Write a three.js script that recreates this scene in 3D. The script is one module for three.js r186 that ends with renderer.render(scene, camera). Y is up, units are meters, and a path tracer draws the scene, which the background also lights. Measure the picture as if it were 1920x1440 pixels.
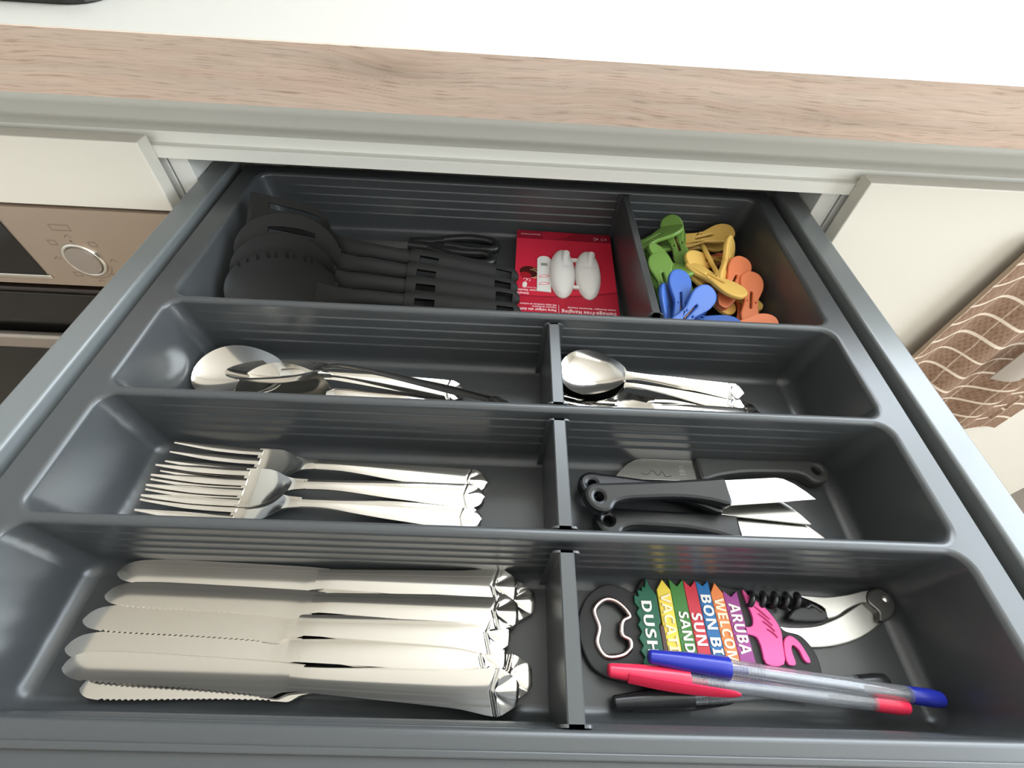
import * as THREE from 'three';
import { RoundedBoxGeometry } from 'three/addons/geometries/RoundedBoxGeometry.js';
import { mergeGeometries, mergeVertices, toCreasedNormals } from 'three/addons/utils/BufferGeometryUtils.js';
import { TextGeometry } from 'three/addons/geometries/TextGeometry.js';
import { FontLoader } from 'three/addons/loaders/FontLoader.js';
import { RectAreaLightUniformsLib } from 'three/addons/lights/RectAreaLightUniformsLib.js';

// ------------------------------------------------------------------ camera, sky, lights, exposure
// Heights below are measured from the rim of the cutlery tray; RIM is that rim above the floor.
const RIM = 0.77;
const scene = new THREE.Scene();
const camera = new THREE.PerspectiveCamera(2 * Math.atan(720 / 877.44) * 180 / Math.PI, 4 / 3, 0.01, 60);
camera.position.set(-0.0011, RIM + 0.2264, 0.2194);
camera.rotation.order = 'YXZ';
camera.rotation.set(-0.8861, -0.0403, 0.0739);
scene.add(camera);
const renderer = new THREE.WebGLRenderer();
renderer.toneMapping = THREE.LinearToneMapping;
renderer.toneMappingExposure = 0.58;
renderer.shadowMap.enabled = true;
RectAreaLightUniformsLib.init();
scene.background = new THREE.Color().setRGB(2.2, 2.35, 2.5);
function skyLight(name, w, h, pos, look, color, power) {
  const l = new THREE.RectAreaLight(color, power, w, h);
  l.name = name; l.position.set(...pos); l.lookAt(...look); scene.add(l);
}
const ROOM = { x0: -1.7, x1: 1.75, z0: -0.75, z1: 2.6, h: 2.5, t: 0.12 };
const WIN = { x0: 0.00, x1: 1.72, y0: 1.02, y1: 2.26 };                 // window in the back wall
const SIDE = { z0: -0.72, z1: 1.30, y0: 1.02, y1: 2.30 };               // long window in the right wall
const DOORWAY = { x0: -1.0, x1: 1.2, y0: 0.05, y1: 2.25 };              // glass door behind the photographer
skyLight('window_daylight', WIN.x1 - WIN.x0, WIN.y1 - WIN.y0, [(WIN.x0 + WIN.x1) / 2, (WIN.y0 + WIN.y1) / 2, ROOM.z0 - 0.015], [(WIN.x0 + WIN.x1) / 2, (WIN.y0 + WIN.y1) / 2, 2], new THREE.Color().setRGB(0.82, 0.92, 1.0), 14.0);
skyLight('side_window_daylight', SIDE.z1 - SIDE.z0, SIDE.y1 - SIDE.y0, [ROOM.x1 + 0.015, (SIDE.y0 + SIDE.y1) / 2, (SIDE.z0 + SIDE.z1) / 2], [0, (SIDE.y0 + SIDE.y1) / 2, (SIDE.z0 + SIDE.z1) / 2], new THREE.Color().setRGB(0.80, 0.91, 1.0), 14.0);
skyLight('garden_door_daylight', DOORWAY.x1 - DOORWAY.x0, DOORWAY.y1 - DOORWAY.y0, [(DOORWAY.x0 + DOORWAY.x1) / 2, (DOORWAY.y0 + DOORWAY.y1) / 2, ROOM.z1 - 0.01], [(DOORWAY.x0 + DOORWAY.x1) / 2, (DOORWAY.y0 + DOORWAY.y1) / 2, 0], new THREE.Color().setRGB(1.0, 0.93, 0.83), 0.95);

// ------------------------------------------------------------------ helpers
let seed = 7;
const rnd = () => { seed = (seed * 1664525 + 1013904223) >>> 0; return seed / 4294967296; };
const used = new Map();
function numbered(name) { const n = used.get(name) || 0; used.set(name, n + 1); return n ? name + '_' + String(n).padStart(3, '0') : name; }
const V = (x, y, z) => new THREE.Vector3(x, y, z);
function thing(name, label, category, [x, y, z] = [0, 0, 0], opt = {}) {
  const o = new THREE.Group(); o.name = numbered(name); o.position.set(x, RIM + y, z);
  o.userData = { label, category };
  if (opt.group) o.userData.group = opt.group;
  if (opt.kind) o.userData.kind = opt.kind;
  scene.add(o); return o;
}
function part(name, geo, mat, parent, label) {
  const g = Array.isArray(geo) ? mergeGeometries(geo.map((q) => { const c = q.index ? q.toNonIndexed() : q.clone(); for (const k of Object.keys(c.attributes)) if (!['position', 'normal', 'uv'].includes(k)) c.deleteAttribute(k); return c; })) : geo;
  const m = new THREE.Mesh(g, mat); m.name = name; m.castShadow = m.receiveShadow = true;
  if (label) m.userData.label = label;
  parent.add(m); return m;
}
function copyOf(o, label, group) {
  const c = o.clone(); c.name = numbered(o.name.replace(/_\d{3}$/, '')); c.userData = { ...o.userData };
  if (label) c.userData.label = label;
  if (group) c.userData.group = group;
  scene.add(c); return c;
}
function box(w, h, d, x, y, z, r = 0.0008) {
  const g = r > 0 ? new RoundedBoxGeometry(w, h, d, 2, Math.min(r, w / 2.01, h / 2.01, d / 2.01)) : new THREE.BoxGeometry(w, h, d);
  g.translate(x, y, z); return g;
}
const span = (x0, x1, y0, y1, z0, z1, r) => box(x1 - x0, y1 - y0, z1 - z0, (x0 + x1) / 2, (y0 + y1) / 2, (z0 + z1) / 2, r);
// smooth interpolation through rows of numbers; the first number of each row is the place along the length
function track(rows) {
  const n = rows.length, k = rows[0].length;
  const slope = rows.map((r, i) => r.map((v, c) => {
    if (!c) return 0;
    const d = (a, b) => (rows[b][c] - rows[a][c]) / (rows[b][0] - rows[a][0]);
    if (i === 0) return d(0, 1); if (i === n - 1) return d(n - 2, n - 1);
    const a = d(i - 1, i), b = d(i, i + 1); return a * b <= 0 ? 0 : 2 * a * b / (a + b);
  }));
  return (x) => {
    let i = 0; while (i < n - 2 && x > rows[i + 1][0]) i++;
    const h = rows[i + 1][0] - rows[i][0], t = Math.min(1, Math.max(0, (x - rows[i][0]) / h)), out = [x];
    for (let c = 1; c < k; c++) {
      const t2 = t * t, t3 = t2 * t;
      out.push((2 * t3 - 3 * t2 + 1) * rows[i][c] + (t3 - 2 * t2 + t) * h * slope[i][c] + (-2 * t3 + 3 * t2) * rows[i + 1][c] + (t3 - t2) * h * slope[i + 1][c]);
    }
    return out;
  };
}
// a plate with thickness over a grid: top and bottom sheets joined by walls along every open edge, with left-out cells as holes
function plate(us, vs, top, bottom, solid = () => true) {
  const nu = us.length, nv = vs.length, P = [], Q = [], uv = [];
  for (const u of us) for (const v of vs) { P.push(top(u, v)); Q.push(bottom(u, v)); uv.push(u, v); }
  const at = (i, j) => i * nv + j, ti = [], bi = [], edges = new Map();
  for (let i = 0; i < nu - 1; i++) for (let j = 0; j < nv - 1; j++) {
    if (!solid((us[i] + us[i + 1]) / 2, (vs[j] + vs[j + 1]) / 2)) continue;
    const q = [at(i, j), at(i, j + 1), at(i + 1, j + 1), at(i + 1, j)];
    ti.push(q[0], q[1], q[2], q[0], q[2], q[3]); bi.push(q[0], q[2], q[1], q[0], q[3], q[2]);
    for (let e = 0; e < 4; e++) { const a = q[e], b = q[(e + 1) % 4], rev = b + '_' + a; if (edges.has(rev)) edges.delete(rev); else edges.set(a + '_' + b, [a, b]); }
  }
  const make = (pts, idx) => { const g = new THREE.BufferGeometry(); g.setAttribute('position', new THREE.Float32BufferAttribute(pts.flat(), 3)); g.setAttribute('uv', new THREE.Float32BufferAttribute(uv, 2)); g.setIndex(idx); g.computeVertexNormals(); return g.toNonIndexed(); };
  const wp = [], wuv = [];
  for (const [a, b] of edges.values()) for (const p of [P[a], Q[a], Q[b], P[a], Q[b], P[b]]) { wp.push(...p); wuv.push(0, 0); }
  const w = new THREE.BufferGeometry(); w.setAttribute('position', new THREE.Float32BufferAttribute(wp, 3)); w.setAttribute('uv', new THREE.Float32BufferAttribute(wuv, 2)); w.computeVertexNormals();
  return mergeGeometries([make(P, ti), make(Q, bi), w]);
}
const lin = (a, b, n) => Array.from({ length: n + 1 }, (_, i) => a + (b - a) * i / n);
// strip of metal or plastic along x: rows of [x, centre z, half width, height, thickness, dish]
function strip(rows, xs, nv, opt = {}) {
  const f = track(rows), crown = opt.crown ?? 0.3, relief = opt.relief || (() => 0);
  const lo = (x) => f(x)[1] - f(x)[2], hi = (x) => f(x)[1] + f(x)[2];
  const zAt = (x, s) => (opt.edge ? opt.edge(x, s, f(x)) : f(x)[1] + s * f(x)[2]);
  const top = (x, s) => { const r = f(x), z = zAt(x, s); return [x, r[3] + r[4] * (1 - crown * s * s) * 0.5 + (r[5] || 0) * (s * s - 1) + relief(x, z - r[1], s), z]; };
  const bot = (x, s) => { const r = f(x), z = zAt(x, s); return [x, r[3] - r[4] * (1 - crown * s * s) * 0.5 + (r[5] || 0) * (s * s - 1), z]; };
  return plate(xs, lin(-1, 1, nv), top, bot, opt.solid);
}
// outline with smooth curves, extruded upward with a bevel; points are [x, z]
function smoothShape(pts, n = 8, hard = false) {
  const s = new THREE.Shape();
  const list = hard ? pts.map(([x, z]) => new THREE.Vector2(x, -z)) : new THREE.CatmullRomCurve3(pts.map(([x, z]) => V(x, -z, 0)), true, 'centripetal').getPoints(pts.length * n).slice(0, -1).map((p) => new THREE.Vector2(p.x, p.y));
  s.setFromPoints(list); s.autoClose = true; return s;
}
function slab(shape, h, bevel = 0.0004, curve = 6) {   // stands on y = 0, h high
  const g = new THREE.ExtrudeGeometry(shape, { depth: Math.max(1e-5, h - 2 * bevel), bevelEnabled: bevel > 0, bevelThickness: bevel, bevelSize: bevel, bevelOffset: -bevel, bevelSegments: 2, curveSegments: curve });
  g.rotateX(-Math.PI / 2); g.translate(0, bevel, 0); return g;
}
function hole(shape, x, z, r) { const p = new THREE.Path(); p.absellipse(x, -z, r, r, 0, Math.PI * 2, false); shape.holes.push(p); }
function slot(shape, x0, x1, z, r) { const p = new THREE.Path(); p.moveTo(x0, -z + r); p.absarc(x0, -z, r, Math.PI / 2, Math.PI * 1.5, false); p.absarc(x1, -z, r, -Math.PI / 2, Math.PI / 2, false); p.closePath(); shape.holes.push(p); }
function tube(pts, r, seg = 40, closed = false, rad = 8) { return new THREE.TubeGeometry(new THREE.CatmullRomCurve3(pts.map((p) => V(...p)), closed), seg, r, rad, closed); }
function lathe(prof, seg = 24) {   // profile [r, x] turned about the x axis
  const g = new THREE.LatheGeometry(prof.map(([r, x]) => new THREE.Vector2(r, x)), seg); g.rotateZ(-Math.PI / 2); return g;
}
// place a thing whose own x axis runs along its length: position of its origin, heading (turn about y), pitch (nose of +x up), roll about its own length
function pose(o, [x, y, z], heading, pitch = 0, roll = 0) {
  o.position.set(x, RIM + y, z); o.rotation.order = 'YZX'; o.rotation.set(roll, heading, pitch); return o;
}
const headingTo = (x0, z0, x1, z1) => Math.atan2(-(z1 - z0), x1 - x0);

// ------------------------------------------------------------------ textures and materials
function noiseTex(w, h, fn, srgb = true) {
  const d = new Uint8Array(w * h * 4);
  for (let j = 0; j < h; j++) for (let i = 0; i < w; i++) { const c = fn(i, j); for (let k = 0; k < 3; k++) d[(j * w + i) * 4 + k] = Math.max(0, Math.min(255, c[k])); d[(j * w + i) * 4 + 3] = 255; }
  const t = new THREE.DataTexture(d, w, h); t.magFilter = t.minFilter = THREE.LinearFilter; t.wrapS = t.wrapT = THREE.RepeatWrapping;
  if (srgb) t.colorSpace = THREE.SRGBColorSpace; t.needsUpdate = true; return t;
}
const hash = (x, y) => { const s = Math.sin(x * 127.1 + y * 311.7) * 43758.5453; return s - Math.floor(s); };
function vnoise(x, y) { const i = Math.floor(x), j = Math.floor(y), f = x - i, g = y - j, u = f * f * (3 - 2 * f), v = g * g * (3 - 2 * g); return (hash(i, j) * (1 - u) + hash(i + 1, j) * u) * (1 - v) + (hash(i, j + 1) * (1 - u) + hash(i + 1, j + 1) * u) * v; }
const oakTex = noiseTex(2048, 96, (i, j) => {
  const x = i / 2048 * 1.4, y = j / 96 * 0.038;
  const bend = (vnoise(x * 9, 3.3) - 0.5) * 0.008 + x * 0.02 + (vnoise(x * 40, 8) - 0.5) * 0.0016;
  const knot = Math.exp(-(((x - 0.62) / 0.04) ** 2 + ((y - 0.027) / 0.008) ** 2)) + 0.7 * Math.exp(-(((x - 0.93) / 0.05) ** 2 + ((y - 0.014) / 0.006) ** 2));
  const yy = y + bend + knot * 0.004;
  const g1 = vnoise(x * 40, yy * 1500), g2 = vnoise(x * 90 + 7, yy * 2600), g3 = vnoise(x * 5, yy * 160);
  const pore = Math.max(0, vnoise(x * 60 + 3, yy * 1900) - 0.70) * 2.4;
  const t = (g1 - 0.5) * 12 + (g2 - 0.5) * 9 + (g3 - 0.5) * 12 - pore * 46 - knot * 22;
  const pink = vnoise(x * 14, yy * 240) * 12;
  return [194 + t + pink * 0.5, 173 + t, 155 + t - pink * 0.1];
});
const std = (rgb, rough, metal = 0, extra = {}) => new THREE.MeshPhysicalMaterial({ color: new THREE.Color().setRGB(...rgb), roughness: rough, metalness: metal, ...extra });
const M = {
  wall: std([0.66, 0.62, 0.56], 0.9), ceiling: std([0.80, 0.75, 0.68], 0.9), floor: std([0.42, 0.36, 0.30], 0.5), greyWall: std([0.55, 0.54, 0.51], 0.6),
  cream: std([0.80, 0.75, 0.65], 0.45), channel: std([0.86, 0.84, 0.76], 0.4), carcass: std([0.78, 0.77, 0.72], 0.5),
  worktop: std([0.46, 0.44, 0.40], 0.28), oak: new THREE.MeshPhysicalMaterial({ map: oakTex, roughness: 0.5 }),
  tray: std([0.056, 0.059, 0.061], 0.30, 0, { ior: 1.58 }), drawer: std([0.15, 0.16, 0.16], 0.28, 0, { ior: 1.6 }),
  steel: std([0.77, 0.74, 0.69], 0.10, 1), bladeSteel: std([0.66, 0.64, 0.60], 0.22, 1), dullSteel: std([0.62, 0.60, 0.56], 0.34, 1),
  nylon: std([0.009, 0.009, 0.008], 0.5, 0, { ior: 1.33 }), black: std([0.015, 0.015, 0.015], 0.35), handleBlack: std([0.011, 0.011, 0.012], 0.24), rubber: std([0.018, 0.017, 0.016], 0.6),
  brushed: std([0.50, 0.44, 0.39], 0.4, 0.85), chrome: std([0.85, 0.82, 0.76], 0.12, 1), blackGlass: std([0.008, 0.007, 0.006], 0.08), ovenDark: std([0.03, 0.02, 0.015], 0.25),
  green: std([0.20, 0.36, 0.075], 0.42), yellow: std([0.83, 0.52, 0.13], 0.42), orange: std([0.85, 0.24, 0.10], 0.42), blue: std([0.055, 0.15, 0.52], 0.42),
  white: std([0.85, 0.83, 0.80], 0.35), clear: std([0.95, 0.96, 0.99], 0.08, 0, { transmission: 0.9, thickness: 0.002, ior: 1.49 }), film: std([1, 1, 1], 0.1, 0, { transmission: 1, thickness: 0, ior: 1.45 }),
  penBlue: std([0.02, 0.03, 0.36], 0.25), penRed: std([0.85, 0.035, 0.09], 0.25), penBlack: std([0.02, 0.02, 0.02], 0.25), ink: std([0.55, 0.57, 0.62], 0.4),
  glass: std([1, 1, 1], 0.02, 0, { transmission: 1, thickness: 0, ior: 1.45 }), frame: std([0.8, 0.8, 0.8], 0.4),
};

// ------------------------------------------------------------------ the room
const RX0 = ROOM.x0, RX1 = ROOM.x1, RZ0 = ROOM.z0, RZ1 = ROOM.z1, RH = ROOM.h, TH = ROOM.t;
function structure(name, label, category, geos, mat) { const t = thing(name, label, category, [0, -RIM, 0], { kind: 'structure' }); part(name.replace(/_(left|right|front|back)$/, '') + '_surface', geos, mat, t); return t; }
structure('floor', 'plain tiled kitchen floor under the cabinets', 'floor', [span(RX0 - TH, RX1 + TH, -TH, 0, RZ0 - TH, RZ1 + TH, 0)], M.floor);
structure('ceiling', 'plain off white kitchen ceiling', 'ceiling', [span(RX0 - TH, RX1 + TH, RH, RH + TH, RZ0 - TH, RZ1 + TH, 0)], M.ceiling);
structure('wall_left', 'grey end wall beside the oven cabinet', 'wall', [span(RX0 - TH, RX0, 0, RH, RZ0 - TH, RZ1 + TH, 0)], M.greyWall);
structure('wall_right', 'cream side wall with a long window beyond the right cabinet', 'wall', [span(RX1, RX1 + TH, 0, SIDE.y0, RZ0 - TH, RZ1 + TH, 0), span(RX1, RX1 + TH, SIDE.y1, RH, RZ0 - TH, RZ1 + TH, 0), span(RX1, RX1 + TH, SIDE.y0, SIDE.y1, RZ0 - TH, SIDE.z0, 0), span(RX1, RX1 + TH, SIDE.y0, SIDE.y1, SIDE.z1, RZ1 + TH, 0)], M.wall);
structure('wall_back', 'cream wall behind the worktop with a window', 'wall', [span(RX0, WIN.x0, 0, RH, RZ0 - TH, RZ0, 0), span(WIN.x1, RX1, 0, RH, RZ0 - TH, RZ0, 0), span(WIN.x0, WIN.x1, 0, WIN.y0, RZ0 - TH, RZ0, 0), span(WIN.x0, WIN.x1, WIN.y1, RH, RZ0 - TH, RZ0, 0)], M.wall);
structure('wall_front', 'cream wall opposite the cabinets with a glass door', 'wall', [span(RX0, DOORWAY.x0, 0, RH, RZ1, RZ1 + TH, 0), span(DOORWAY.x1, RX1, 0, RH, RZ1, RZ1 + TH, 0), span(DOORWAY.x0, DOORWAY.x1, 0, DOORWAY.y0, RZ1, RZ1 + TH, 0), span(DOORWAY.x0, DOORWAY.x1, DOORWAY.y1, RH, RZ1, RZ1 + TH, 0)], M.wall);
function glazing(name, label, o, z) {
  const t = thing(name, label, name.split('_')[0], [0, -RIM, 0], { kind: 'structure' }), b = 0.05, mid = (o.x0 + o.x1) / 2;
  part('frame', [span(o.x0, o.x0 + b, o.y0, o.y1, z - 0.03, z + 0.03), span(o.x1 - b, o.x1, o.y0, o.y1, z - 0.03, z + 0.03), span(mid - b / 2, mid + b / 2, o.y0, o.y1, z - 0.03, z + 0.03), span(o.x0, o.x1, o.y0, o.y0 + b, z - 0.03, z + 0.03), span(o.x0, o.x1, o.y1 - b, o.y1, z - 0.03, z + 0.03)], M.frame, t);
  for (const [a, c] of [[o.x0 + b, mid - b / 2], [mid + b / 2, o.x1 - b]]) part('pane', span(a, c, o.y0 + b, o.y1 - b, z - 0.003, z + 0.003, 0), M.glass, t);
}
glazing('window_1', 'white framed kitchen window above the worktop', WIN, RZ0 - 0.075);
{
  const t = thing('window_2', 'long white framed window in the right wall', 'window', [0, -RIM, 0], { kind: 'structure' }), b = 0.05, x0 = RX1 + 0.03, x1 = RX1 + 0.09, mid = (SIDE.z0 + SIDE.z1) / 2, o = SIDE;
  part('frame', [span(x0, x1, o.y0, o.y1, o.z0, o.z0 + b), span(x0, x1, o.y0, o.y1, o.z1 - b, o.z1), span(x0, x1, o.y0, o.y1, mid - b / 2, mid + b / 2), span(x0, x1, o.y0, o.y0 + b, o.z0, o.z1), span(x0, x1, o.y1 - b, o.y1, o.z0, o.z1)], M.frame, t);
  for (const [a, c] of [[o.z0 + b, mid - b / 2], [mid + b / 2, o.z1 - b]]) part('pane', span(x0 + 0.027, x0 + 0.033, o.y0 + b, o.y1 - b, a, c, 0), M.glass, t);
}
glazing('door_1', 'white framed glass garden door opposite the cabinets', DOORWAY, RZ1 + 0.06);

// ------------------------------------------------------------------ worktop, hob, handle channel
const WF = -0.1272, WB = 0.0905, WT = 0.1285;        // worktop front, underside, top
{
  const t = thing('worktop', 'pale worktop with a light oak front edge above the open drawer', 'worktop', [0, WB, 0]);
  part('top_board', span(-1.55, 1.7, 0, WT - WB, RZ0 + 0.002, WF - 0.0022, 0.001), M.worktop, t, 'pale smooth worktop surface');
  const g = new THREE.BoxGeometry(2.8, WT - WB, 0.002, 1, 1, 1); g.translate(-0.05, (WT - WB) / 2, WF - 0.001);
  const p = g.attributes.position, uv = g.attributes.uv;
  for (let i = 0; i < p.count; i++) uv.setXY(i, (p.getX(i) + 0.70) / 1.4, p.getY(i) / (WT - WB));
  part('edge_band', g, M.oak, t, 'light oak edge band with fine grain');
}
{
  const t = thing('hob', 'black glass hob with rounded corner on the worktop', 'hob', [-0.58, WT, -0.43]);
  const s = new THREE.Shape(), w = 0.29, d = 0.255, r = 0.022;
  s.moveTo(-w + r, -d); s.lineTo(w - r, -d); s.quadraticCurveTo(w, -d, w, -d + r); s.lineTo(w, d - r); s.quadraticCurveTo(w, d, w - r, d); s.lineTo(-w + r, d); s.quadraticCurveTo(-w, d, -w, d - r); s.lineTo(-w, -d + r); s.quadraticCurveTo(-w, -d, -w + r, -d);
  part('glass_plate', slab(s, 0.006, 0.001), M.blackGlass, t);
  for (const [x, z, R] of [[-0.14, -0.12, 0.09], [0.14, -0.12, 0.07], [-0.14, 0.11, 0.07], [0.14, 0.11, 0.1]]) { const ring = new THREE.TorusGeometry(R, 0.0006, 6, 48); ring.rotateX(Math.PI / 2); ring.translate(x, 0.006, z); part('cooking_zone_ring', ring, M.dullSteel, t); }
}
function sweepX(profile, x0, x1) {   // closed profile of [z, y] swept along x
  const s = new THREE.Shape(profile.map(([z, y]) => new THREE.Vector2(z, y)));
  const g = new THREE.ExtrudeGeometry(s, { depth: x1 - x0, bevelEnabled: false, curveSegments: 1 });
  g.rotateY(-Math.PI / 2);   // shape x -> z
  g.translate(x1, 0, 0); return toCreasedNormals(g, 0.6);
}
{
  const t = thing('handle_channel', 'long white recessed handle channel under the worktop', 'handle channel', [0, 0.0246, 0]);
  const pr = [[-0.2150, WB - 0.0246], [-0.2120, WB - 0.0246], [-0.2120, 0.036]];
  for (let i = 0; i <= 8; i++) { const a = i / 8 * Math.PI / 2; pr.push([-0.2120 + 0.016 * (1 - Math.cos(a)), 0.036 - 0.016 * Math.sin(a)]); }
  pr.push([-0.1875, 0.0200], [-0.1860, 0.0190], [-0.1850, 0.0120], [-0.1845, 0.0105], [-0.1790, 0.0100], [-0.1780, 0.0090], [-0.1780, 0], [-0.2150, 0]);
  part('profile', sweepX(pr, -1.5, 1.5), M.channel, t);
}

// ------------------------------------------------------------------ cabinets
const DZ = -0.1621, CZ = -0.1850;                    // door faces, carcass front
function carcass(name, label, x0, x1) {
  const t = thing(name, label, 'cabinet', [(x0 + x1) / 2, -0.62, 0]), w = (x1 - x0) / 2, top = 0.62 + 0.0246, k = 0.0168;
  for (const s of [-1, 1]) part('side_panel', span(s < 0 ? -w : w - k, s < 0 ? -w + k : w, 0, top, -0.72, CZ, 0.0006), M.carcass, t);
  part('back_panel', span(-w + k, w - k, 0, top, -0.728, -0.72, 0), M.carcass, t);
  part('bottom_panel', span(-w + k, w - k, 0, 0.018, -0.72, CZ, 0), M.carcass, t);
  part('plinth', span(-w, w, -0.15, -0.001, -0.24, -0.225, 0), M.carcass, t);
  return t;
}
const drawerCabinet = carcass('drawer_cabinet', 'white cabinet carcass that holds the open drawer', -0.2985, 0.2985);
part('drawer_front', span(-0.297, 0.297, 0.02, 0.45, -0.1778, DZ, 0.0015), M.cream, drawerCabinet, 'closed lower drawer front');
for (const s of [-1, 1]) part('drawer_runner', span(s < 0 ? -0.2816 : 0.2803, s < 0 ? -0.2803 : 0.2816, 0.515, 0.55, -0.70, -0.21, 0), M.dullSteel, drawerCabinet);
const ovenCabinet = carcass('oven_cabinet', 'white cabinet that holds the built-in oven', -0.9, -0.3003);
part('filler_panel', span(-0.298, 0.2995, 0.62 - 0.0165, 0.62 + 0.0437, -0.1778, DZ, 0.0012), M.cream, ovenCabinet, 'cream panel above the oven');
const rightCabinet = carcass('door_cabinet', 'white cabinet with a cream door beside the open drawer', 0.3003, 0.9);
part('door', span(-0.2995, 0.298, 0.002, 0.62 + 0.0437, -0.1778, DZ, 0.0012), M.cream, rightCabinet, 'plain cream door without handle');

// ------------------------------------------------------------------ oven
{
  const t = thing('oven', 'built-in oven with brushed steel control panel and dark glass door', 'oven', [-0.6, -0.60, 0]), Y = 0.60, F = -0.160, w = 0.2965;
  part('housing', span(-0.272, 0.272, 0.01, Y - 0.020, -0.68, CZ + 0.001, 0), M.ovenDark, t);
  const cv = document.createElement('canvas'); cv.width = 1024; cv.height = 152; const c = cv.getContext('2d');
  c.fillStyle = 'rgb(205,190,175)'; c.fillRect(0, 0, 1024, 152);
  const px = (x) => (x + w) / (2 * w) * 1024, py = (y) => (-0.0185 - y) / 0.0885 * 152;
  c.strokeStyle = 'rgb(162,146,132)'; c.fillStyle = 'rgb(135,120,108)'; c.lineWidth = 1.5;
  for (const kx of [0.1853, -0.1853]) {
    const X = px(kx), Yk = py(-0.0734);
    for (let k = 0; k < 8; k++) { const a = k * Math.PI / 4, R = 46; c.save(); c.translate(X + Math.cos(a) * R, Yk + Math.sin(a) * R * 0.98); if (k % 2) c.strokeRect(-6, -4, 12, 8); else { c.beginPath(); c.moveTo(-6, 2); c.lineTo(0, -3); c.lineTo(6, 2); c.stroke(); } c.restore(); }
    c.beginPath(); c.arc(X, Yk, 38, 0.3, 2.2); c.stroke(); c.beginPath(); c.arc(X, Yk - 36, 2, 0, 7); c.fill(); c.strokeRect(X - 16, Yk - 66, 30, 10);
  }
  const tex = new THREE.CanvasTexture(cv); tex.colorSpace = THREE.SRGBColorSpace;
  const panelMat = std([0.80, 0.75, 0.70], 0.42, 0.7); panelMat.map = tex;
  const pg = new THREE.BoxGeometry(2 * w, 0.0885, 0.02); pg.translate(0, Y - 0.0185 - 0.04425, F - 0.01);
  const panel = part('control_panel', pg, panelMat, t, 'brushed steel control panel with printed symbols');
  part('display', span(-0.134, 0.134, Y - 0.094, Y - 0.026, F, F + 0.0012, 0.0005), M.blackGlass, panel, 'dark glass display');
  part('display_trim', span(-0.138, 0.138, Y - 0.0985, Y - 0.0942, F, F + 0.002, 0.0008), M.chrome, panel, 'bright steel trim line');
  for (const kx of [0.1853, -0.1853]) {
    const kn = part('knob', new THREE.CylinderGeometry(0.0150, 0.0155, 0.004, 40).rotateX(Math.PI / 2).translate(kx, Y - 0.0734, F + 0.0015), M.brushed, t, 'round sunk knob');
    part('ring', new THREE.TorusGeometry(0.0172, 0.0019, 10, 48).translate(kx, Y - 0.0734, F + 0.0008), M.chrome, kn, 'bright chrome ring');
  }
  const door = part('door', span(-w, w, 0.02, Y - 0.113, F - 0.02, F + 0.0005, 0.002), M.ovenDark, t, 'dark oven door');
  part('door_glass', span(-w + 0.004, w - 0.004, 0.05, Y - 0.118, F + 0.0006, F + 0.003, 0.001), M.blackGlass, door);
  part('handle', [span(-w + 0.004, w - 0.004, Y - 0.190, Y - 0.169, F + 0.008, F + 0.018, 0.004), span(-w + 0.03, -w + 0.05, Y - 0.186, Y - 0.173, F, F + 0.010, 0.001), span(w - 0.05, w - 0.03, Y - 0.186, Y - 0.173, F, F + 0.010, 0.001)], std([0.48, 0.42, 0.37], 0.4, 0.9), door, 'brushed steel bar handle');
}

// ------------------------------------------------------------------ drawer
const SI = 0.2600, SO = 0.2800, ST = 0.0040;          // side inner face, outer face, top
{
  const t = thing('drawer', 'open grey metal drawer that holds the cutlery tray', 'drawer', [0, -0.075, 0]), B = 0.075;
  for (const s of [-1, 1]) {
    const x0 = s < 0 ? -SO : SI, x1 = s < 0 ? -SI : SO;
    part('side', span(x0, x1, 0, B + ST, -0.225, 0.236, 0.0022), M.drawer, t, 'grey metal drawer side');
  }
  part('back', span(-SI, SI, 0, B - 0.006, -0.236, -0.226, 0.001), M.drawer, t);
  part('bottom', span(-SI, SI, 0, 0.010, -0.225, 0.236, 0), M.drawer, t);
  part('front', span(-0.297, 0.297, -0.075, B + 0.0425, 0.2365, 0.2565, 0.0015), M.cream, t, 'cream drawer front');
}

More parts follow.
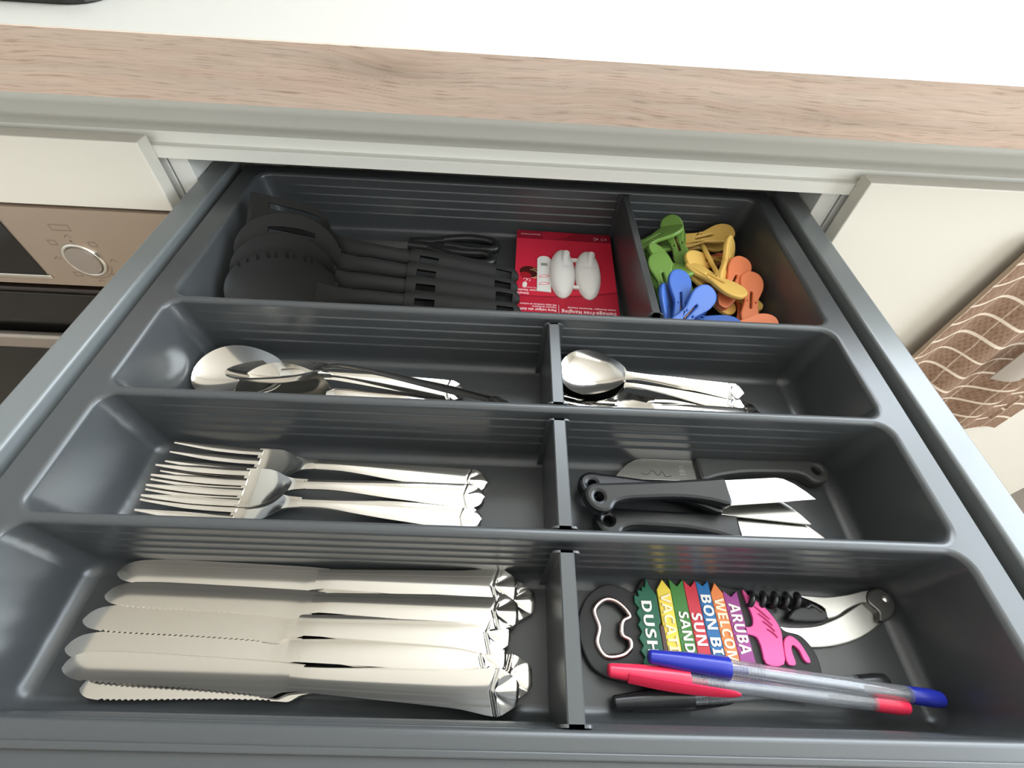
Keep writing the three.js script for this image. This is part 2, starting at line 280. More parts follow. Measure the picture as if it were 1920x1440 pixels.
// ------------------------------------------------------------------ cutlery tray
const TX = 0.0012, HW = 0.2356, FLOOR = -0.0555;
const RIDGE = 0.0031, ROWS = [[-0.2085, -0.0312 - RIDGE], [-0.0312 + RIDGE, 0.0511 - RIDGE], [0.0511 + RIDGE, 0.1296 - RIDGE], [0.1296 + RIDGE, 0.2080]];
const tray = thing('cutlery_tray', 'dark grey plastic cutlery tray with four rows and slim dividers in the drawer', 'cutlery tray', [0, -0.064, 0]);
{
  const base = 0.064, NX = 40, NZ = 6, NC = 7;
  // depth profile: [drop, inset share, fillet flag] ; ribs are real steps in the long walls
  const levels = [];
  for (let i = 0; i <= 5; i++) { const a = i / 5 * Math.PI / 2; levels.push({ y: -0.0028 * (1 - Math.sin(Math.PI / 2 - a)), out: 0.0028 * (1 - Math.sin(a)) }); }
  const D = -FLOOR, fr = 0.007;
  const ribAt = [0.0100, 0.0185, 0.0270, 0.0355], cuts = [];
  for (let i = 1; i <= 12; i++) cuts.push(0.0028 + (D - fr - 0.0028) * i / 12);
  for (const r of ribAt) for (const o of [-0.0006, -0.0002, 0.0002, 0.0006, 0.0012]) cuts.push(r + o);
  cuts.sort((p, q) => p - q); for (const c of cuts) levels.push({ y: -c, out: 0 });
  for (let i = 1; i <= 6; i++) { const a = i / 6 * Math.PI / 2; levels.push({ y: -(D - fr) - fr * Math.sin(a), out: -fr * (1 - Math.cos(a)) }); }
  const rib = (d) => { let s = 0; for (const r of ribAt) s += 1 / (1 + Math.exp(-(d - r) / 0.0003)); return s * 0.0010 - Math.min(1, Math.max(0, (d - 0.004) / 0.040)) * 0.0040; };
  function ring(z0, z1, lv) {
    const d = -lv.y / D, x0 = TX - HW + 0.0075 * d, x1 = TX + HW - 0.0075 * d, back = z0 + 0.0008 * d, front = z1 - 0.0055 * d, o = lv.out, r = Math.max(0.003, 0.009 + o), pts = [];
    const X0 = x0 - o, X1 = x1 + o, Z0 = back - o, Z1 = front + o;
    const edge = (a, b, n, fn) => { for (let i = 0; i < n; i++) pts.push(fn(a + (b - a) * i / n)); };
    const mask = (x) => { const e = Math.min(x - X0, X1 - x); return 1 / (1 + Math.exp(-(e - 0.03) / 0.004)); };
    const R = rib(-lv.y);
    const arc = (cx, cz, a0) => { for (let i = 0; i < NC; i++) { const a = a0 + i / NC * Math.PI / 2; pts.push([cx + r * Math.cos(a), cz + r * Math.sin(a)]); } };
    edge(X0 + r, X1 - r, NX, (x) => [x, Z0 + R * mask(x)]);        // back wall, left to right
    arc(X1 - r, Z0 + r, -Math.PI / 2);
    edge(Z0 + r, Z1 - r, NZ, (z) => [X1, z]);
    arc(X1 - r, Z1 - r, 0);
    edge(X1 - r, X0 + r, NX, (x) => [x, Z1 - R * mask(x)]);
    arc(X0 + r, Z1 - r, Math.PI / 2);
    edge(Z1 - r, Z0 + r, NZ, (z) => [X0, z]);
    arc(X0 + r, Z0 + r, Math.PI);
    return pts;
  }
  const geos = [], outer = new THREE.Shape(), oz0 = -0.2200, oz1 = 0.2350, ox = 0.2525;
  outer.moveTo(-ox, -oz0); outer.lineTo(ox, -oz0); outer.lineTo(ox, -oz1); outer.lineTo(-ox, -oz1); outer.closePath();
  for (const [z0, z1] of ROWS) {
    const rings = levels.map((l) => ring(z0, z1, l)), n = rings[0].length, pos = [], idx = [];
    rings.forEach((R, k) => R.forEach(([x, z]) => pos.push(x, base + levels[k].y, z)));
    for (let k = 0; k < rings.length - 1; k++) for (let i = 0; i < n; i++) { const a = k * n + i, b = k * n + (i + 1) % n, c = a + n, d = b + n; idx.push(a, b, d, a, d, c); }
    const fs = new THREE.Shape(); rings[rings.length - 1].forEach(([x, z], i) => (i ? fs.lineTo(x, -z) : fs.moveTo(x, -z)));
    const fg = new THREE.ShapeGeometry(fs); fg.rotateX(-Math.PI / 2); fg.translate(0, base + FLOOR, 0); geos.push(fg);
    // windings face into the well
    const g = new THREE.BufferGeometry(); g.setAttribute('position', new THREE.Float32BufferAttribute(pos, 3)); g.setAttribute('uv', new THREE.Float32BufferAttribute(new Float32Array(pos.length / 3 * 2), 2));
    const flip = []; for (let i = 0; i < idx.length; i += 3) flip.push(idx[i], idx[i + 2], idx[i + 1]);
    g.setIndex(flip); g.computeVertexNormals(); geos.push(g);
    const h = new THREE.Path(); rings[0].slice().reverse().forEach(([x, z], i) => (i ? h.lineTo(x, -z) : h.moveTo(x, -z))); h.closePath(); outer.holes.push(h);
  }
  const top = new THREE.ShapeGeometry(outer); top.rotateX(-Math.PI / 2); top.translate(0, base, 0); geos.push(top);
  // outer skirt down to the drawer bottom
  geos.push(span(-ox, -ox + 0.0015, 0, base - 0.0001, oz0, oz1, 0), span(ox - 0.0015, ox, 0, base - 0.0001, oz0, oz1, 0), span(-ox, ox, 0, base - 0.0001, oz0, oz0 + 0.0015, 0), span(-ox, ox, 0, base - 0.0001, oz1 - 0.0015, oz1, 0));
  // stiffening bead round the rim of the flange
  geos.push(span(-ox, ox, base - 0.0004, base + 0.0014, 0.2150, 0.2178, 0.0008));
  part('shell', geos, M.tray, tray, 'dark grey plastic wells with ribbed walls');
  // slim push-in dividers
  const divider = (x, z0, z1, w, topY) => {
    const g = []; const hTop = base + topY, hBot = base + FLOOR + 0.0004, wb = w * 1.35;
    const wall = new THREE.Shape(); wall.moveTo(-wb / 2, hBot); wall.lineTo(wb / 2, hBot); wall.lineTo(w / 2, hTop - 0.0006); wall.lineTo(w / 2 - 0.0006, hTop); wall.lineTo(-w / 2 + 0.0006, hTop); wall.lineTo(-w / 2, hTop - 0.0006); wall.closePath();
    const e = new THREE.ExtrudeGeometry(wall, { depth: z1 - z0, bevelEnabled: false }); e.translate(x, 0, z0); g.push(e);
    for (const [z, d] of [[z0, 0.0012], [z1 - 0.0012, 0.0012]]) {
      const f = new THREE.Shape(), a = w * 0.95, b = w * 1.15; f.moveTo(-b, hBot); f.lineTo(b, hBot); f.lineTo(a, hTop - 0.004); f.quadraticCurveTo(a, hTop - 0.0002, a - 0.003, hTop); f.lineTo(-a + 0.003, hTop); f.quadraticCurveTo(-a, hTop - 0.0002, -a, hTop - 0.004); f.closePath();
      const q = new THREE.ExtrudeGeometry(f, { depth: d, bevelEnabled: false, curveSegments: 6 }); q.translate(x, 0, z); g.push(q);
    }
    part('divider', g, M.tray, tray);
  };
  divider(0.1112, ROWS[0][0] + 0.003, ROWS[0][1] - 0.004, 0.0062, -0.0012);
  for (const k of [1, 2, 3]) divider(0.0350, ROWS[k][0] + 0.0045, ROWS[k][1] - 0.0005, 0.0074, -0.0012);
}

// ------------------------------------------------------------------ flatware with fan-shaped handle ends
const fan = (L, k0 = 1.15) => (x, z, s) => {          // pressed shell pattern at the end of every handle
  const xa = L - 0.0115, dx = x - xa, k = dx + 0.0012 - Math.abs(z) * 0.28;
  const ridge = 0.00032 * Math.exp(-((k / 0.0006) ** 2)) - 0.0003 * Math.exp(-(((k + 0.0011) / 0.0006) ** 2));
  if (k < 0) return dx > -0.012 ? ridge * k0 : 0;
  const th = Math.atan2(z, dx + 0.003);
  return k0 * (ridge + 0.00045 * (Math.abs(Math.cos(th * 3.2)) - 0.55) * Math.min(1, k / 0.002));
};
const handleXs = (x0, L) => [...lin(x0, L - 0.017, 26), ...lin(L - 0.0165, L, 34)];
// ---- table knife, tip at 0, end of the handle at L, cutting edge on +z
const KL = 0.219;
function makeKnife(label, group) {
  const t = thing('table_knife', label, 'knife', [0, 0, 0], { group });
  const e = (x, a, b, th) => [x, (a + b) / 2, (b - a) / 2, 0.0038, th];
  const rows = [e(0, 0.0012, 0.0020, 0.0008), e(0.0015, -0.0018, 0.0036, 0.0010), e(0.006, -0.0046, 0.0056, 0.0012), e(0.014, -0.0060, 0.0066, 0.0014), e(0.03, -0.0066, 0.0070, 0.0015), e(0.06, -0.0066, 0.0072, 0.0016), e(0.094, -0.0064, 0.0082, 0.0018), e(0.100, -0.0063, 0.0086, 0.0020), e(0.106, -0.0060, 0.0060, 0.0026), e(0.114, -0.0056, 0.0050, 0.0034)];
  const tooth = (x) => (x > 0.012 && x < 0.092 ? 0.0007 * Math.abs(Math.sin(x / 0.0028 * Math.PI)) : 0);
  part('blade', strip(rows, [...lin(0, 0.012, 12), ...lin(0.0126, 0.092, 114), ...lin(0.093, 0.114, 16)], 10, { crown: 0.06, edge: (x, s, r) => r[1] + s * r[2] - (s > 0.79 ? tooth(x) * (s > 0.99 ? 1 : 0.2) : 0) }), M.steel, t, 'serrated polished blade');
  const L = KL, h = (x, w, th) => [x, 0, w, 0.0038, th];
  part('handle', strip([h(0.108, 0.0050, 0.0034), h(0.118, 0.0052, 0.0052), h(0.15, 0.0062, 0.0068), h(0.19, 0.0078, 0.0076), h(L - 0.0125, 0.0100, 0.0068), h(L - 0.0105, 0.0101, 0.0066), h(L - 0.0050, 0.0078, 0.0062), h(L - 0.0016, 0.0056, 0.0058), h(L - 0.0004, 0.0040, 0.0052), h(L, 0.0030, 0.0046)], handleXs(0.108, L), 28, { crown: 0.14, relief: fan(L, 1.5) }), M.steel, t, 'plain polished handle with a fan-shaped end');
  return t;
}
const K = 'polished steel table knives in the front row';
const knifeSpots = [   // tip x, z, end x, z, height, pitch, roll
  ['table knife rearmost in its row, whole length in view', -0.2060, 0.1395, 0.0130, 0.1425, -0.0515, -0.008, 0.02],
  ['table knife under the rearmost knife, only its fan-shaped end showing', -0.1955, 0.1475, 0.0235, 0.1490, -0.0552, 0, 0],
  ['table knife second from the back, serrated edge laid over its neighbour', -0.2050, 0.1520, 0.0040, 0.1560, -0.0500, -0.012, -0.10],
  ['table knife in the middle of the row, broad handle end lying over its neighbours', -0.2090, 0.1640, 0.0055, 0.1665, -0.0495, -0.010, -0.10],
  ['table knife partly covered by the knife in front of it', -0.2110, 0.1765, 0.0010, 0.1765, -0.0505, -0.012, -0.05],
  ['table knife lying on top at the front, serrated edge with a notch near the handle', -0.2045, 0.1840, 0.0045, 0.1900, -0.0460, -0.014, 0.30],
  ['table knife below the front one, only its tip and squared fan end showing', -0.1975, 0.1925, 0.0215, 0.1845, -0.0552, 0, 0.0],
];
let knife0;
knifeSpots.forEach(([label, x0, z0, x1, z1, y, p, r], i) => {
  const o = i ? copyOf(knife0, label) : (knife0 = makeKnife(label, K));
  pose(o, [x0, y, z0], headingTo(x0, z0, x1, z1), p, r);
});

// ---- fork, tips at 0
function makeFork(name, label, group, k, L) {
  const t = thing(name, label, 'fork', [0, 0, 0], { group });
  const sp = 0.0066 * k, yT = track([[0, 0.0085], [0.02, 0.0045], [0.045, 0.0022], [0.06, 0.0022], [0.075, 0.0055], [0.090, 0.0108], [0.105, 0.0122], [0.13, 0.0105], [0.17, 0.006], [0.208, 0.0020]].map(([x, y]) => [x / 0.208 * L, y * k]));
  const X = (v) => v / 0.208 * L;
  for (let i = 0; i < 4; i++) {
    const z = (i - 1.5) * sp, xs = lin(0, X(0.056), 26);
    part('tine', strip(xs.map((x) => { const q = x / X(0.056); return [x, z, (0.0008 + 0.0015 * Math.min(1, q * 2.2)) * k, yT(x)[1], (0.0009 + 0.0011 * q) * k]; }), xs, 6, { crown: 0.5 }), M.steel, t);
  }
  const H = [[0.0535, 0.0122], [0.060, 0.0124], [0.068, 0.0118], [0.076, 0.0092], [0.083, 0.0056], [0.090, 0.0036], [0.098, 0.0030]].map(([x, w]) => [X(x), 0, w * k, yT(X(x))[1], 0.0022 * k, (x > 0.085 ? 0 : 0.0010) * k]);
  part('head', strip(H, lin(X(0.0535), X(0.098), 26), 18, { crown: 0.2 }), M.steel, t);
  const A = [[0.096, 0.0030, 0.0026], [0.11, 0.0031, 0.0030], [0.15, 0.0055, 0.0026], [0.192, 0.0077, 0.0024], [0.1985, 0.0080, 0.0024], [0.2035, 0.0062, 0.0023], [0.2068, 0.0034, 0.0022], [0.208, 0.0012, 0.0020]].map(([x, w, th]) => [X(x), 0, w * k, yT(X(x))[1], th * k]);
  part('handle', strip(A, handleXs(X(0.096), L), 22, { crown: 0.55, relief: fan(L) }), M.steel, t, 'flared handle with a fan-shaped end');
  return t;
}
const FG = 'table forks in the third row';
const fork1 = makeFork('table_fork', 'table fork at the back of the stack with its four tines spread free', FG, 1, 0.206);
pose(fork1, [-0.2125, -0.0548, 0.0680], headingTo(-0.2125, 0.0680, -0.007, 0.0755), -0.003, 0.10);
const fork2 = copyOf(fork1, 'table fork in the middle whose head overlaps the forks on both sides');
pose(fork2, [-0.2140, -0.0520, 0.0862], headingTo(-0.2140, 0.0862, -0.006, 0.0868), -0.008, 0.10);
const fork3 = copyOf(fork1, 'table fork at the front of the stack, half hidden by the tray ridge');
pose(fork3, [-0.2150, -0.0552, 0.0946], headingTo(-0.2150, 0.0946, -0.007, 0.1010), 0, 0.08);

// ---- spoon, tip of the bowl at 0
function makeSpoon(name, label, group, k, L, bowl, wide) {
  const t = thing(name, label, 'spoon', [0, 0, 0], { group });
  const n = 30, xs = Array.from({ length: n + 1 }, (_, i) => bowl * (1 - Math.cos(Math.PI * (0.02 + 0.94 * i / n))) / 2), rimY = track([[0, 0.0070], [bowl * 0.4, 0.0096], [bowl * 0.8, 0.0125], [bowl, 0.0155], [bowl * 1.15, 0.0172], [L * 0.55, 0.0145], [L * 0.8, 0.0078], [L, 0.0020]].map(([x, y]) => [x, y * k]));
  const wOf = (x) => { const q = x / bowl; return wide * Math.sqrt(Math.max(0.0008, 1 - (2 * q - 1) ** 2)) * (1 + 0.16 * Math.sin(Math.PI * (q - 0.5)) * -1); };
  const rows = xs.map((x) => { const q = x / bowl; return [x, 0, Math.max(wOf(x), q > 0.5 ? 0.0033 * k : 0), rimY(x)[1], 0.0013 * k, 0.0088 * k * Math.pow(Math.max(0, Math.sin(Math.PI * Math.min(1, q * 1.02))), 0.75)]; });
  part('bowl', strip(rows, xs, 26, { crown: 0 }), M.steel, t, 'polished oval bowl');
  const X = (q) => bowl * 0.97 + (L - bowl * 0.97) * q, h = (x, w, th) => [x, 0, w * k, rimY(x)[1], th * k];
  part('handle', strip([h(X(0), 0.0034, 0.0024), h(X(0.08), 0.0030, 0.0030), h(X(0.25), 0.0034, 0.0028), h(X(0.6), 0.0058, 0.0024), h(L - 0.015 * k, 0.0078, 0.0024), h(L - 0.009 * k, 0.0080, 0.0024), h(L - 0.004 * k, 0.0060, 0.0023), h(L - 0.0012 * k, 0.0034, 0.0022), h(L, 0.0012, 0.002)], handleXs(X(0), L), 20, { crown: 0.55, relief: fan(L) }), M.steel, t, 'slim handle with a fan-shaped end');
  return t;
}
const SG = 'table spoons in the second row';
const spoon1 = makeSpoon('table_spoon', 'table spoon with its bowl facing up at the back of the row', SG, 1, 0.199, 0.070, 0.0215);
pose(spoon1, [-0.2265, -0.0515, -0.0030], headingTo(-0.2265, -0.0030, -0.0300, 0.0035), 0.0, 0.24);
const spoon3 = copyOf(spoon1, 'table spoon with its bowl facing up against the ridge in front');
pose(spoon3, [-0.1870, -0.0470, 0.0150], headingTo(-0.1870, 0.0150, 0.0050, 0.0290), 0.0, 0.22);
const spoon2 = copyOf(spoon1, 'table spoon tipped on its side across the other two bowls, its neck arched high');
pose(spoon2, [-0.1930, -0.0385, 0.0085], headingTo(-0.1950, 0.0080, 0.0000, 0.0230), 0.0, -0.55);

const TG = 'teaspoons in the second row';
const tea1 = makeSpoon('teaspoon', 'teaspoon on top of the nested stack, its bowl showing whole', TG, 0.78, 0.142, 0.049, 0.0168);
pose(tea1, [0.0425, -0.0400, -0.0120], headingTo(0.0425, -0.0120, 0.1820, -0.0030), -0.045, 0.42);
const tea2 = copyOf(tea1, 'teaspoon nested in the middle of the stack');
pose(tea2, [0.0425, -0.0427, -0.0132], headingTo(0.0425, -0.0132, 0.1820, -0.0036), -0.045, 0.42);
const tea3 = copyOf(tea1, 'teaspoon at the bottom of the nested stack, handle splayed toward the ridge');
pose(tea3, [0.0432, -0.0462, -0.0110], headingTo(0.0432, -0.0110, 0.1840, 0.0060), -0.038, 0.44);
const CG = 'small forks under the teaspoons';
const cake1 = makeFork('dessert_fork', 'small dessert fork under the teaspoon bowls', CG, 0.78, 0.150);
pose(cake1, [0.0445, -0.0545, 0.0060], headingTo(0.0445, 0.0060, 0.1930, 0.0070), 0, 0.05);
const cake2 = copyOf(cake1, 'small dessert fork against the ridge, laid over the other small fork');
pose(cake2, [0.0465, -0.0515, 0.0150], headingTo(0.0465, 0.0150, 0.1955, 0.0140), -0.01, 0.05);

// ------------------------------------------------------------------ paring knives
function makeParing(label) {   // end of the handle at 0, tip at 0.147, edge on +z
  const t = thing('paring_knife', label, 'knife', [0, 0, 0], { group: 'black paring knives in the third row' });
  const s = smoothShape([[0.0000, 0.0002], [0.0012, -0.0050], [0.0060, -0.0082], [0.0150, -0.0084], [0.0450, -0.0082], [0.0750, -0.0086], [0.0885, -0.0090], [0.0900, -0.0086], [0.0905, 0.0000], [0.0900, 0.0082], [0.0870, 0.0088], [0.0780, 0.0062], [0.0600, 0.0032], [0.0400, 0.0026], [0.0240, 0.0030], [0.0180, 0.0050], [0.0150, 0.0084], [0.0100, 0.0098], [0.0040, 0.0075]], 5);
  hole(s, 0.0085, 0.0002, 0.0026);
  part('handle', slab(s, 0.0095, 0.0022, 10), M.handleBlack, t, 'glossy black plastic handle with a hanging hole');
  const b = smoothShape([[0.0890, -0.0082], [0.1260, -0.0086], [0.1310, -0.0076], [0.1370, -0.0040], [0.1430, 0.0015], [0.1475, 0.0068], [0.0890, 0.0080]], 1, true);
  part('blade', slab(b, 0.0013, 0.0003).translate(0, 0.0041, 0), M.bladeSteel, t, 'short plain steel blade');
  return t;
}
const par4 = makeParing('black paring knife nearest the front ridge, blade half hidden');
pose(par4, [0.0605, -0.0553, 0.1010], headingTo(0.0605, 0.1010, 0.2070, 0.1040), 0, 0);
const par3 = copyOf(par4, 'black paring knife at the bottom of the crossing pile, handle end under another');
pose(par3, [0.0510, -0.0480, 0.0800], headingTo(0.0510, 0.0800, 0.1970, 0.0925), -0.03, 0);
const par2 = copyOf(par4, 'black paring knife on top of the pile with its round hanging hole in view');
pose(par2, [0.0520, -0.0385, 0.0935], headingTo(0.0520, 0.0935, 0.1975, 0.0800), -0.02, 0.12);
const par1 = copyOf(par4, 'dark grey paring knife lying reversed at the back, logo etched on its blade');
pose(par1, [0.2240, -0.0553, 0.0605], headingTo(0.2240, 0.0605, 0.0760, 0.0640), 0, 0);
par1.scale.set(1, 1, -1);
par1.traverse((m) => { if (m.name === 'handle') { m.material = std([0.05, 0.05, 0.047], 0.45); m.userData.label = 'matt dark grey handle with a hanging hole'; } });
{   // scribbled maker's mark etched in the blade
  const bl = par1.children.find((m) => m.name === 'blade');
  const mark = [[0.128, 0.0058, 0.003], [0.124, 0.0058, 0.0036], [0.1205, 0.0058, 0.0005], [0.117, 0.0058, 0.0042], [0.114, 0.0058, 0.0012], [0.112, 0.0058, 0.0050], [0.108, 0.0058, 0.0044]].map(([x, , z]) => [x, 0.00545, z]);
  part('etched_mark', tube(mark, 0.00018, 50, false, 5), M.black, bl);
  part('etched_mark', [new THREE.TorusGeometry(0.0012, 0.00012, 4, 16).rotateX(Math.PI / 2).translate(0.1000, 0.00545, -0.002), ...[0, 1, 2].map((k) => box(0.004, 0.0002, 0.0003, 0.1000, 0.00545, 0.0005 + k * 0.0013, 0))], M.dullSteel, bl);
}

// ------------------------------------------------------------------ black nylon utensils in the back row
const UG = 'black nylon cooking utensils in the back row';
function utensil(name, label, head, pos, heading, pitch, roll) {
  const t = thing(name, label, 'utensil', [0, 0, 0], { group: UG }), L = 0.236;
  head(t);
  const y = track([[0.06, 0.004], [0.085, 0.010], [0.11, 0.013], [0.15, 0.011], [0.236, 0.006]]);
  const h = (x, w, th) => [x, 0, w, y(x)[1], th];
  part('shaft', strip([h(0.068, 0.011, 0.0026), h(0.085, 0.0075, 0.0045), h(0.11, 0.0058, 0.0062), h(0.142, 0.0060, 0.0066)], lin(0.068, 0.142, 16), 10, { crown: 0.55 }), M.nylon, t);
  part('grip', strip([h(0.139, 0.0072, 0.0082), h(0.142, 0.0080, 0.0092), h(0.17, 0.0088, 0.0092), h(0.21, 0.0082, 0.0076), h(0.229, 0.0072, 0.0058), h(0.234, 0.0050, 0.005), h(L, 0.0020, 0.004)], [...lin(0.139, 0.212, 18), ...lin(0.2145, L, 16)], 12, { crown: 0.5, solid: (x, s) => !(x > 0.2140 && x < 0.2290 && Math.abs(s) < 0.5) && !(x > 0.147 && x < 0.165 && Math.abs(s) < 0.34) }), M.nylon, t, 'black grip with a hanging eye');
  return pose(t, pos, heading, pitch, roll);
}
const flatHead = (t) => part('head', strip([[0, 0, 0.0330, 0.0010, 0.0014, 0.0], [0.002, 0, 0.0335, 0.0011, 0.0018, 0.001], [0.04, 0, 0.0315, 0.0016, 0.0026, 0.002], [0.056, 0, 0.0285, 0.0025, 0.0030, 0.002], [0.064, 0, 0.0225, 0.0040, 0.0034, 0.001], [0.070, 0, 0.0130, 0.0062, 0.004, 0], [0.076, 0, 0.0090, 0.0080, 0.0044, 0]], lin(0, 0.076, 48), 44, { crown: 0.1, solid: (x, s) => !(x > 0.016 && x < 0.058 && [-0.74, -0.46, -0.1, 0.25].some((c) => Math.abs(s - c) < 0.075)) }), M.nylon, t, 'flat slotted blade with square front');
function dishHead(bowl, wide, depth, solid) {
  return (t) => {
    const n = 44, xs = Array.from({ length: n + 1 }, (_, i) => bowl * (1 - Math.cos(Math.PI * (0.015 + 0.93 * i / n))) / 2);
    const rows = xs.map((x) => { const q = x / bowl; return [x, 0, Math.max(wide * Math.sqrt(Math.max(0.0006, 1 - (2 * q - 1) ** 2)), q > 0.6 ? 0.0105 : 0), 0.010 + q * 0.001, 0.0022, depth * Math.pow(Math.max(0, Math.sin(Math.PI * Math.min(1, q))), 0.7)]; });
    part('head', strip(rows, xs, 44, { crown: 0, solid }), M.nylon, t);
  };
}
utensil('slotted_turner', 'black nylon slotted turner with a square blade, rearmost of the utensils', flatHead, [-0.2225, -0.0110, -0.1290], headingTo(-0.2225, -0.1290, -0.0020, -0.1310), -0.160, 0.72);
utensil('slotted_spoon', 'black nylon slotted spoon with a round head leaning on the turner', dishHead(0.084, 0.033, 0.005, (x, s) => !(x > 0.024 && x < 0.060 && [-0.62, -0.34, 0.0, 0.35].some((c) => Math.abs(s - c) < 0.07))), [-0.2235, -0.0165, -0.1115], headingTo(-0.2235, -0.1115, 0.0020, -0.1160), -0.140, 0.72);
utensil('serving_spoon', 'black nylon deep serving spoon between the slotted spoon and the pasta scoop', dishHead(0.082, 0.032, 0.009), [-0.2225, -0.0240, -0.0920], headingTo(-0.2225, -0.0930, 0.0040, -0.1010), -0.102, 0.70);
utensil('pasta_scoop', 'black nylon pasta scoop with a notched rim, foremost of the utensils', dishHead(0.086, 0.032, 0.012, (x, s) => !(Math.abs(s) > 0.86 && Math.sin(x * 900) > 0.35 && x > 0.008 && x < 0.07)), [-0.2215, -0.0285, -0.0740], headingTo(-0.2215, -0.0755, 0.0060, -0.0850), -0.090, 0.62);

// ------------------------------------------------------------------ kitchen scissors
{
  const t = thing('kitchen_scissors', 'black handled kitchen scissors lying behind the utensils', 'scissors', [-0.0850, FLOOR + 0.0003, -0.1800]);
  for (const s of [-1, 1]) {
    const loop = s < 0 ? [[0.006, 0.004, -0.004], [0.03, 0.005, -0.012], [0.055, 0.005, -0.014], [0.073, 0.005, -0.008], [0.074, 0.005, 0.001], [0.055, 0.005, 0.004], [0.03, 0.005, 0.000]] : [[0.006, 0.005, 0.004], [0.028, 0.006, 0.010], [0.045, 0.006, 0.012], [0.066, 0.006, 0.013], [0.072, 0.006, 0.022], [0.062, 0.006, 0.028], [0.042, 0.006, 0.024], [0.024, 0.006, 0.014]];
    part('handle', [tube(loop, 0.0042, 60, true, 10), tube([[-0.012, 0.0045, s * 0.002], [0.006, 0.0045, s * 0.004], [0.022, 0.005, s * 0.006]], 0.0055, 12, false, 10)], M.black, t, 'black plastic finger loop');
    part('blade', slab(smoothShape([[-0.088, s * 0.001], [-0.05, -0.004 + s * 0.003], [-0.008, -0.005 + s * 0.002], [-0.006, 0.005 + s * 0.002], [-0.05, 0.003 + s * 0.002]], 1, true), 0.0014, 0.0003).translate(0, s < 0 ? 0.001 : 0.0026, 0), M.bladeSteel, t);
  }
  part('pivot_screw', new THREE.CylinderGeometry(0.0032, 0.0034, 0.004, 20).translate(-0.008, 0.0045, 0), M.chrome, t);
}

